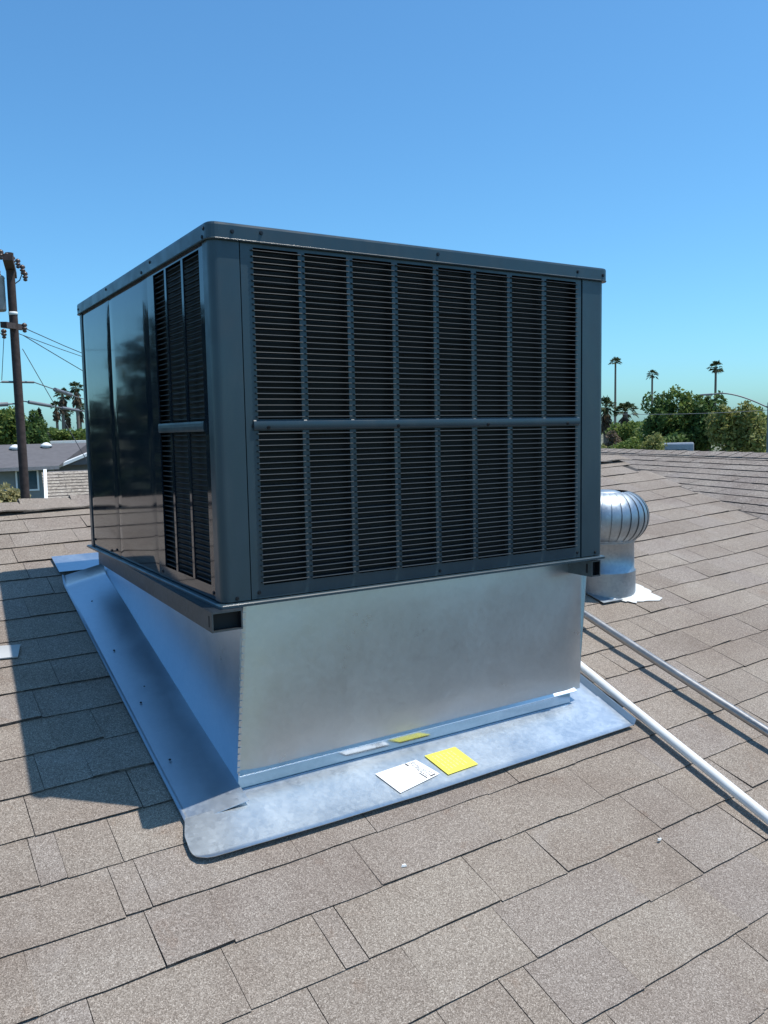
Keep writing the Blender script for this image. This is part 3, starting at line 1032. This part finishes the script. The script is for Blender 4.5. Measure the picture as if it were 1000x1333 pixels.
# view across the pole is along (.99,-.15); the long arms run mostly away from the camera
AR = Vector((.99, -.15, 0)); AW = Vector((.15, .99, 0))
def arm(z, along, h, side=AR, t=.055, tilt=0):
    m2 = MB()
    a = side * -along[0] + Vector((0, 0, z - GZ - tilt)); b = side * along[1] + Vector((0, 0, z - GZ + tilt))
    d = (b - a).normalized(); up = Vector((0, 0, 1)); s_ = d.cross(up).normalized(); u_ = s_.cross(d)
    m2.loft([[p_ + s_ * sx * t + u_ * sz * h for sx, sz in ((-1, -1), (1, -1), (1, 1), (-1, 1))] for p_ in (a, b)], 0)
    return build('crossarm', m2, M['wood'], pole, fix=True)
ARM2 = (AW * .995 + AR * .03).normalized()
m_ = arm(4.62, (1.2, 1.2), .075, ARM2, .11)
arm(3.17, (1.1, 1.1), .07, (AW * .97 + AR * .2).normalized(), .07, .10)
m2 = MB(); m2.tube([AR * -.37 + Vector((0, 0, 1.80 - GZ)), AR * .38 + Vector((0, 0, 1.79 - GZ))], .028, 8); build('bracket', m2, M['lamp'], pole)
m2 = MB(); m2.lathe([(.103, 3.44 - GZ), (.107, 3.44 - GZ), (.107, 3.52 - GZ), (.103, 3.52 - GZ)], 14); build('band', m2, M['white'], pole)
def insulator(loc):
    m2 = MB()
    m2.lathe([(.02, -.12), (.05, -.10), (.05, -.07), (.03, -.06), (.065, -.03), (.065, 0), (.03, .01), (.07, .05), (.06, .09), (.02, .12), (.001, .12)], 10)
    o = build('insulator', m2, M['ceramic'], pole); o.location = loc
for sx in (-.17, -.05, .06, .17):
    insulator(AR * sx + ARM2 * (sx * 3) + Vector((0, 0, 4.80 - GZ)))
insulator(AR * .28 + Vector((0, 0, 4.56 - GZ))); insulator(AR * .33 + Vector((0, 0, 4.40 - GZ)))
m2 = MB(); m2.tube([AR * .05 + Vector((0, 0, 4.18 - GZ)), AR * .2 + Vector((0, 0, 4.3 - GZ)), AR * .28 + Vector((0, 0, 4.5 - GZ))], .014, 6); build('jumper', m2, M['wire'], pole)
for sx, sz in ((-.24, 2.98), (.24, 3.14)): insulator(AR * sx + Vector((0, 0, sz - GZ)))
m2 = MB(); m2.lathe([(.001, -.42), (.20, -.42), (.22, -.38), (.22, .36), (.23, .38), (.20, .43), (.001, .46)], 18)
for sx in (-.1, .1): m2.lathe([(.03, .44), (.05, .47), (.03, .5), (.045, .54), (.02, .58), (.001, .58)], 8, (sx, 0, 0))
o = build('transformer', m2, M['grey_metal'], pole); o.location = AR * -.36 + Vector((0, 0, 3.95 - GZ))

def wire(a, b, sag, r, label, mat='wire', case=None):
    a = Vector(a); b = Vector(b)
    o = thing('overhead_wire', label, 'wire', a, group='wires strung from the utility pole')
    pts = []
    for i in range(21):
        u = i / 20
        pts.append((b - a) * u - Vector((0, 0, sag * 4 * u * (1 - u))))
    m2 = MB(); m2.tube(pts, r * .75, 6); build('cable', m2, M[mat], o)
    if case:
        for u0, u1, rr in case:
            p0 = (b - a) * u0 - Vector((0, 0, sag * 4 * u0 * (1 - u0))); p1 = (b - a) * u1 - Vector((0, 0, sag * 4 * u1 * (1 - u1)))
            m2 = MB(); m2.tube([p0, p0 * .9 + p1 * .1, p0 * .1 + p1 * .9, p1], rr, 10); build('splice_case', m2, M['cable'], o)
    return o
def off(dx, dy, z): return (PX + AR.x * dx + AW.x * dy, PY + AR.y * dx + AW.y * dy, z)
wire(off(.2, 0, 2.95), off(9.5, 14, -.9), .15, .014, 'thick service wire sloping down right from the upper crossarm')
wire(off(.16, 0, 2.62), off(2.6, -1.2, -2.6), .0, .012, 'guy wire dropping steeply right of the pole')
wire(off(-.24, 0, 2.95), off(-.36, 0, 1.84), .0, .011, 'short wire dropping left of the pole to the bracket')
wire(off(-.24, 0, 3.0), off(-16, 6, 4.2), .5, .012, 'upper wire leaving the left end of the upper crossarm')
wire(off(.26, 0, 3.12), off(20, 42, 5.2), 1.6, .014, 'slack wire running right from the upper crossarm')
wire(off(.05, .1, 3.02), off(22, 60, 6.0), 1.2, .013, 'second slack wire running right just below the first')
wire(off(.05, 0, 1.33), off(14, 8, .2), .35, .022, 'heavy telephone cable right of the pole with splice cases', 'cable', [(.012, .05, .045), (.07, .10, .04)])
wire(off(.38, 0, 1.79), off(12, 30, 1.2), .5, .018, 'telephone cable starting at the bracket tip with one splice case', 'cable', [(.045, .085, .055)])
wire(off(-.05, 0, 1.26), off(-14, -4, 1.35), .25, .03, 'heavy telephone cable left of the pole with a long splice case', 'cable', [(.015, .06, .055)])
wire(off(-.36, 0, 1.79), off(-14, 3, 1.5), .4, .014, 'thin telephone cable leaving the left tip of the bracket', 'cable')

# ================================================================== GREY HOUSE BEHIND THE POLE
HX, HY = 6.55, 45.68
gh = thing('grey_house', 'low grey house with white window trim behind the utility pole', 'house', (HX, HY, GZ), math.atan2(-.153, .988))
ez = 2.62
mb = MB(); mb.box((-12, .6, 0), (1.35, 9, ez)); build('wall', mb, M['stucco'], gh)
mb = MB(); mb.box((1.35, 1.6, 0), (11, 9, ez + .1)); build('wall', mb, M['shade_toned_stucco'], gh)
rt = 3.80
mb = MB()
mb.add([(-12.5, 0, ez), (1.55, 0, ez), (3.5, 5.2, rt), (-12.5, 5.2, rt), (-12.5, 0, ez - .14), (1.55, 0, ez - .14), (-12.5, 10.4, ez), (5.5, 10.4, ez)],
       [(0, 1, 2, 3), (4, 5, 1, 0), (3, 2, 7, 6), (1, 7, 2)], 0)
roof_g = build('roof', mb, M['house_roof'], gh)
mb = MB(); mb.box((-12.5, -.05, ez - .17), (1.6, -.002, ez + .015)); build('fascia', mb, M['fascia'], gh)
# gabled wing on the right: white rake board over a wall with shade put into its colour
mb = MB()
mb.add([(1.62, .9, ez), (4.6, .9, ez + 1.16), (7.6, .9, ez), (1.62, 9, ez), (4.6, 9, ez + 1.16), (7.6, 9, ez)], [(0, 1, 4, 3), (1, 2, 5, 4), (0, 2, 1)], 0)
build('wing_roof', mb, M['house_roof'], gh)
mb = MB()
for a, b in (((1.58, .78, ez - .05), (4.6, .78, ez + 1.13)), ((4.6, .78, ez + 1.13), (7.65, .78, ez - .05))):
    a = Vector(a); b = Vector(b)
    mb.loft([[p_ + Vector((0, dy, dz)) for dy, dz in ((0, -.08), (.3, -.08), (.3, .12), (0, .08))] for p_ in (a, b)], 0)
build('rake_board', mb, M['white'], gh, fix=True)
mb = MB()
fx0, fx1, fz0, fz1 = -.50, .47, 1.42, 2.40
for a, b in (((fx0 - .09, fz0 - .09), (fx1 + .09, fz0)), ((fx0 - .09, fz1), (fx1 + .09, fz1 + .09)), ((fx0 - .09, fz0), (fx0, fz1)), ((fx1, fz0), (fx1 + .09, fz1)), ((-.04, fz0), (.01, fz1))):
    mb.box((a[0], .52, a[1]), (b[0], .597, b[1]))
win = build('window', mb, M['white'], gh)
mb = MB(); mb.box((fx0, .56, fz0), (-.042, .58, fz1)); mb.box((.012, .56, fz0), (fx1, .58, fz1)); build('pane', mb, M['glass'], win)
mb = MB(); mb.lathe([(.20, 0), (.20, .05), (.34, .07), (.26, .19), (.12, .29), (.001, .31)], 16)
dome = build('roof_vent', mb, M['white'], gh); dome.location = (-.55, 4.0, 3.50)
d2 = copy_of(dome, gh); d2.location = (1.1, 4.3, 3.57)
# garage roof just past the ridge
gar = thing('garage', 'pale tan shingled garage roof just beyond the left ridge', 'garage', (1.55, 11.3, GZ), -.15)
mb = MB()
def gpt(x_, y_, off_=0): return Vector((x_, y_, -GZ - .62 + .28 * y_ + off_))
mb.loft([[gpt(0, -1.4, -.1), gpt(6, -1.4, -.1), gpt(6, 1.62, -.1), gpt(.1, 1.62, -.1)], [gpt(0, -1.4), gpt(6, -1.4), gpt(6, 1.62), gpt(.1, 1.62)]], 0)
gr_ = build('roof', mb, M['house_roof'], gar, fix=True)
mb = MB()
gg = random.Random(4)
for k in range(20):
    y_ = -1.35 + k * .145
    x_ = .0
    while x_ < 5.8:
        wd_ = gg.choice([.25, .33, .4])
        y2 = min(y_ + .17, 1.62)
        mb.add([gpt(x_, y_, .016), gpt(x_ + wd_ - .006, y_, .016), gpt(x_ + wd_ - .006, y2, .003), gpt(x_, y2, .003)], [(0, 1, 2, 3)], 0)
        mb.add([gpt(x_, y_, .003), gpt(x_ + wd_ - .006, y_, .003), gpt(x_ + wd_ - .006, y_, .016), gpt(x_, y_, .016)], [(0, 1, 2, 3)], 1)
        x_ += wd_
tag(build('shingle_rows', mb, [M['pale_shingle'], M['edge']], gr_), kind='stuff')
mb = MB()
mb.loft([[gpt(-.05, -1.45, .03), gpt(-.005, -1.45, .03), gpt(.08, 1.65, .03), gpt(.03, 1.65, .03)], [gpt(-.05, -1.45, -.16), gpt(-.005, -1.45, -.16), gpt(.08, 1.65, -.16), gpt(.03, 1.65, -.16)]], 0)
build('rake_board', mb, M['white'], gar, fix=True)
mb = MB(); mb.box((.25, -1.0, 0), (5.8, 1.5, 2.7)); build('wall', mb, M['stucco'], gar)
mb = MB()
mb.box((-8, .2, 0), (8, 5, 3.6)); 
pb = thing('pale_building', 'low pale flat roofed building behind the grey house', 'building', (14.5, 71.5, GZ), -.2)
build('wall', mb, M['pale_wall'], pb)
mb = MB(); mb.box((-8.1, .1, 3.6), (8.1, 5.1, 3.85)); build('parapet', mb, M['white'], pb)
pm_ = MB(); pm_.box((-.2, 0, 0), (.2, .18, 3.5))
p1_ = build('pilaster', pm_, M['pink_wall'], pb); p1_.location = (-1.6, 0, 0)
for xx in (.2, 2.0, 3.9): copy_of(p1_, pb).location = (xx, 0, 0)

# ================================================================== PLANTS
def leaves(mb, pts_fn, n, size, r, flat=.0):
    for _ in range(n):
        p_ = pts_fn(r)
        a = Vector((r.gauss(0, 1), r.gauss(0, 1), r.gauss(0, 1))).normalized()
        b = a.cross(Vector((r.gauss(0, 1), r.gauss(0, 1), r.gauss(0, 1)))).normalized()
        s = size * r.uniform(.6, 1.4)
        mb.add([p_ - a * s, p_ - b * s * .5, p_ + a * s, p_ + b * s * .5], [(0, 1, 2, 3)], 0)

def lobed(c, rad, nl, r, shell=.55):
    c = Vector(c); L = []
    for _ in range(nl):
        v = Vector((r.gauss(0, 1), r.gauss(0, 1), r.gauss(0, 1))).normalized() * r.uniform(.35, .85)
        L.append((Vector((v.x * rad[0], v.y * rad[1], v.z * rad[2])), r.uniform(.28, .5)))
    def fn(r):
        o, k = r.choice(L)
        v = Vector((r.gauss(0, 1), r.gauss(0, 1), r.gauss(0, 1))).normalized() * k * r.uniform(shell, 1.05)
        return c + o + Vector((v.x * rad[0], v.y * rad[1], v.z * rad[2]))
    return fn, L

def tree(name, loc, zc, rad, n, size, mat, label, cat, seed, group=None, nl=22):
    r = random.Random(seed)
    o = thing(name, label, cat, (loc[0], loc[1], GZ), group=group)
    zc_ = zc - GZ
    fn, L = lobed((0, 0, zc_), rad, nl, r)
    mb = MB(); leaves(mb, fn, n, size, r); build('crown', mb, M[mat], o)
    mb = MB()
    hb = max(.3, zc_ - rad[2] * .5)
    mb.tube([(0, 0, 0), (.06, .03, hb * .6), (0, .05, hb)], .16 + .03 * rad[0], 8, r2=.11)
    for l, k in L[:7]:
        mb.tube([(0, .05, hb * .92), Vector((0, 0, zc_)) * .5 + Vector((l.x * .4, l.y * .4, hb * .5 + l.z * .2)), l + Vector((0, 0, zc_))], .08, 6, r2=.02)
    build('trunk', mb, M['bark'], o)
    return o

def conifer(loc, ztop, zb_, rad, label, seed):
    r = random.Random(seed)
    o = thing('conifer_tree', label, 'tree', (loc[0], loc[1], GZ))
    def fn(r):
        k = r.random() ** .8
        tier = .75 + .35 * ((k * 9) % 1)
        a = r.uniform(0, 2 * math.pi); rr = rad * k * tier * r.uniform(.5, 1)
        return Vector((rr * math.cos(a), rr * math.sin(a), ztop - GZ - (ztop - zb_) * k))
    mb = MB(); leaves(mb, fn, 2600, .16, r); build('crown', mb, M['leaf_con'], o)
    mb = MB(); mb.tube([(0, 0, 0), (0, 0, ztop - GZ)], .16, 7, r2=.02); build('trunk', mb, M['bark'], o)

def palm(loc, zc, R_, label, seed, skirt=False, group=None, short=False, tr=.2):
    r = random.Random(seed)
    o = thing('palm_tree', label, 'palm tree', (loc[0], loc[1], GZ), group=group)
    h = zc - GZ
    lean = r.uniform(-.02, .02) * h
    mb = MB(); mb.tube([(0, 0, 0), (lean * .3, 0, h * .5), (lean, 0, h)], tr * 1.4, 8, r2=tr); build('trunk', mb, M['palm_bark'], o)
    mb = MB(); dead = MB()
    top_ = Vector((lean, 0, h))
    for i in range(46):
        a = r.uniform(0, 2 * math.pi)
        e = r.uniform(-.55, 1.35) if i > 10 else r.uniform(.2, 1.4)
        d = Vector((math.cos(a) * math.cos(e), math.sin(a) * math.cos(e), math.sin(e)))
        L = R_ * r.uniform(.75, 1.05)
        s_ = d.cross(Vector((0, 0, 1)))
        s_ = s_.normalized() if s_.length > .05 else Vector((1, 0, 0))
        drop = Vector((0, 0, -.28 * L))
        tgt = mb
        # stalk then a fan of pointed blades
        hub = top_ + d * L * .42
        mb.add([top_ - s_ * .03, top_ + s_ * .03, hub + s_ * .02, hub - s_ * .02], [(0, 1, 2, 3)], 0)
        for j in range(7):
            t_ = (j - 3) / 3
            dd = (d + s_ * t_ * .75).normalized()
            tip = hub + dd * L * .6 * (1 - .18 * abs(t_)) + drop * r.uniform(.5, 1.1)
            mid_ = hub + dd * L * .32 + drop * .15
            q = dd.cross(Vector((r.gauss(0, 1), r.gauss(0, 1), r.gauss(0, 1)))).normalized() * .055 * R_
            mb.add([hub, mid_ - q, tip, mid_ + q], [(0, 1, 2, 3)], 0)
    build('crown', mb, M['leaf_palm'], o)
    if skirt:
        for i in range(60):
            a = r.uniform(0, 2 * math.pi)
            z = h - r.uniform(.1, 1.0) * R_ * 1.3
            rr = R_ * r.uniform(.25, .5)
            b0 = Vector((lean, 0, z)); b1 = b0 + Vector((math.cos(a) * rr, math.sin(a) * rr, -R_ * .5))
            q = Vector((-math.sin(a), math.cos(a), 0)) * .12 * R_
            dead.add([b0, b1 - q, b1 + Vector((0, 0, -.2 * R_)), b1 + q], [(0, 1, 2, 3)], 0)
        build('dead_fronds', dead, M['leaf_dead'], o)
    return o

# right of the unit
tree('leafy_tree', (45.3, 36.8), .35, (1.35, 1.35, 1.9), 5200, .15, 'leaf_dark', 'dark green tree left in the clump over the right roof', 'tree', 21)
tree('leafy_tree', (46.4, 35.5), .55, (1.25, 1.25, 2.2), 5600, .15, 'leaf_mid', 'tallest round topped tree in the middle of the right clump', 'tree', 22)
tree('leafy_tree', (47.2, 34.4), .30, (1.25, 1.25, 2.0), 5200, .15, 'leaf_dark', 'dark green tree right in the clump beside the lamp arm', 'tree', 23)
tree('leafy_tree', (45.6, 35.3), -1.2, (2.6, 1.2, 1.3), 5200, .14, 'leaf_dark', 'low dark tree filling the foot of the right clump', 'tree', 26)
tree('bamboo_clump', (44.9, 31.3), -.35, (1.2, 1.2, 2.0), 4600, .13, 'leaf_yel', 'yellow green feathery shrub right of the dark trees', 'shrub', 24, nl=30)
tree('bamboo_clump', (45.6, 29.9), -.2, (1.15, 1.15, 2.05), 4200, .13, 'leaf_yel', 'taller yellow green feathery shrub next to the lamp pole', 'shrub', 25, nl=30)
tree('pink_shrub', (39.6, 35.8), -.85, (.75, .75, .85), 1500, .09, 'leaf_pink', 'dry pinkish shrub beside the right edge of the unit', 'shrub', 27)
tree('low_shrub', (38.8, 33.6), -1.25, (1.5, .8, .8), 2400, .09, 'leaf_mid', 'low olive shrub along the far roof ridge', 'shrub', 28)
tree('low_shrub', (39.2, 32.0), -1.05, (.8, .8, .9), 2200, .09, 'leaf_yel', 'bright green low shrub left of the pale blue vehicle', 'shrub', 29)
tree('low_shrub', (37.6, 35.2), -1.5, (1.0, .8, .8), 1500, .09, 'leaf_yel', 'dry grassy shrub below the pinkish one', 'shrub', 30)
tree('leafy_tree', (46.6, 40.9), -.9, (1.5, 1.2, 1.5), 3200, .15, 'leaf_mid', 'low green tree behind the short palms at the unit edge', 'tree', 36)
tree('leafy_tree', (52.5, 34.0), -.6, (2.4, 1.5, 2.2), 4200, .18, 'leaf_mid', 'green tree showing between the feathery shrubs and the lamp pole', 'tree', 37)
palm((50.3, 46.2), 1.75, 1.15, 'short dark palm touching the right edge of the unit', 31, True)
palm((51.3, 45.1), 1.35, 1.15, 'short shaggy palm with brown skirt left of the dark trees', 32, True)
palm((205, 188.2), 20.0, 2.4, 'tall slim palm nearest the unit on the right', 33, tr=.28)
palm((220.1, 186.3), 16.2, 2.3, 'tall slim palm in the middle of the right sky', 34, tr=.28)
palm((200, 147.3), 15.2, 2.6, 'tall slim palm rising behind the lamp arm', 35, tr=.28)
# left of the unit
tree('leafy_tree', (9.1, 72.6), .9, (2.1, 2.0, 2.4), 4200, .20, 'leaf_mid', 'bright green tree left of the utility pole', 'tree', 41)
tree('leafy_tree', (10.9, 69.6), .75, (1.15, 1.15, 1.9), 3000, .17, 'leaf_dark', 'dark green tree just right of the utility pole', 'tree', 42)
conifer((12.3, 75.1), 2.9, -.6, 1.15, 'small dark conifer between the pole and the left palms', 43)
tree('hedge', (16.5, 88), .3, (3.6, 1.2, 1.1), 3600, .2, 'leaf_mid', 'green hedge below the left palms', 'hedge', 44)
tree('hedge', (3.9, 38.5), -2.6, (1.6, .8, 1.0), 1800, .12, 'leaf_dry', 'dry yellow hedge in front of the grey house', 'hedge', 45)
palm((43.0, 224), 11.2, 2.6, 'tall palm nearest the pole on the left', 46, True, tr=.35)
palm((46.6, 223.3), 12.8, 2.6, 'taller palm beside the left edge of the unit', 47, True, tr=.35)
palm((43.4, 234), 8.6, 2.2, 'shorter palm below the left tall palm', 48, True, tr=.3)
palm((46.2, 233.6), 6.8, 2.2, 'shortest brown palm between the two tall ones', 49, True, tr=.3)
palm((49.2, 233.1), 8.3, 2.2, 'shorter palm against the left edge of the unit', 50, True, tr=.3)
# unseen trees added as the dark mass mirrored in the glossy side panels
tree('mirrored_tree', (-8.3, 18.4), -1.2, (4.9, 4.2, 4.2), 30000, .30, 'leaf_shade_toned', 'big unseen tree with darkened leaves, added for the side panel reflection', 'tree', 60, nl=40)

tree('mirrored_tree', (-2.6, 25.0), -.9, (2.9, 2.2, 2.2), 14000, .26, 'leaf_shade_toned', 'lower unseen tree with darkened leaves, added beside the big one', 'tree', 61, nl=30)

# far belt of trees that closes the horizon
r = random.Random(77)
mb = MB()
for i in range(9000):
    a = math.radians(r.uniform(-50, 110))
    d_ = r.uniform(290, 360)
    x_, y_ = CAM.x + d_ * math.sin(a), CAM.y + d_ * math.cos(a)
    top_ = 1.2 + 2.2 * noise.noise(Vector((a * 26, 3, 0))) + 1.2 * noise.noise(Vector((a * 90, 1, 0)))
    leaves(mb, lambda r: Vector((x_, y_, r.uniform(GZ, top_))), 1, 1.3, r)
tag(build('distant_trees', mb, M['leaf_mid']), 'far belt of trees along the horizon', kind='stuff')

# ================================================================== STREET LAMP AND VAN
sx, sy = 32.75, 20.3
lamp = thing('street_lamp', 'grey street lamp with curved arm at the right edge', 'street lamp', (sx, sy, GZ))
mb = MB(); mb.tube([(0, 0, 0), (0, 0, 1.15 - GZ)], .13, 12, r2=.11); mb.lathe([(.12, 1.15 - GZ), (.05, 1.2 - GZ), (.001, 1.21 - GZ)], 12)
build('pole', mb, M['lamp'], lamp)
mb = MB()
ax = Vector((31.30, 22.25, 0)) - Vector((sx, sy, 0))
pts = []
for i in range(15):
    u = i / 14
    z = .90 + .74 * math.sin(min(1, u * 1.12) * math.pi / 2) - .05 * max(0, u - .8) / .2
    pts.append(ax * u + Vector((0, 0, z - GZ)))
mb.tube(pts, .03, 8); build('arm', mb, M['lamp'], lamp)
d = ax.normalized(); e = pts[-1]
mb = MB(); mb.tube([e - d * .1, e + d * .05, e + d * .32, e + d * .42], .06, 10, r2=.03); build('lamp_head', mb, M['lamp'], lamp)

van = thing('parked_van', 'pale blue box vehicle showing just over the far right ridge', 'van', (43.7, 33.9, GZ), math.atan2(-1.3, 1.0))
mb = MB(); mb.box((-1.0, -.9, .35), (.95, .9, 2.86), 0, .10, 2); build('body', mb, M['van'], van)
mb = MB(); mb.box((.952, -.85, .35), (1.6, .85, 1.9), 0, .1, 2); build('cab', mb, M['van'], van)
mb = MB(); mb.box((-.8, -.905, 2.18), (.55, -.9, 2.45)); build('window', mb, M['glass'], van)
mb = MB(); mb.tube([(0, -.12, 0), (0, .12, 0)], .33, 16)
wh = build('wheel', mb, M['tyre'], van); wh.location = (-.65, -.75, .33)
for x_, y_ in ((-.65, .75), (1.1, -.75), (1.1, .75)): copy_of(wh, van).location = (x_, y_, .33)
# cable crossing in front of the right trees
o = thing('overhead_wire', 'thin cable crossing in front of the dark trees on the right', 'wire', (35.6, 31.6, .95))
mb = MB(); mb.tube([Vector((0, 0, 0)) + Vector((5.2, -7.4, .05)) * (i / 12) - Vector((0, 0, .12 * 4 * (i / 12) * (1 - i / 12))) for i in range(13)], .016, 6)
build('cable', mb, M['cable'], o)
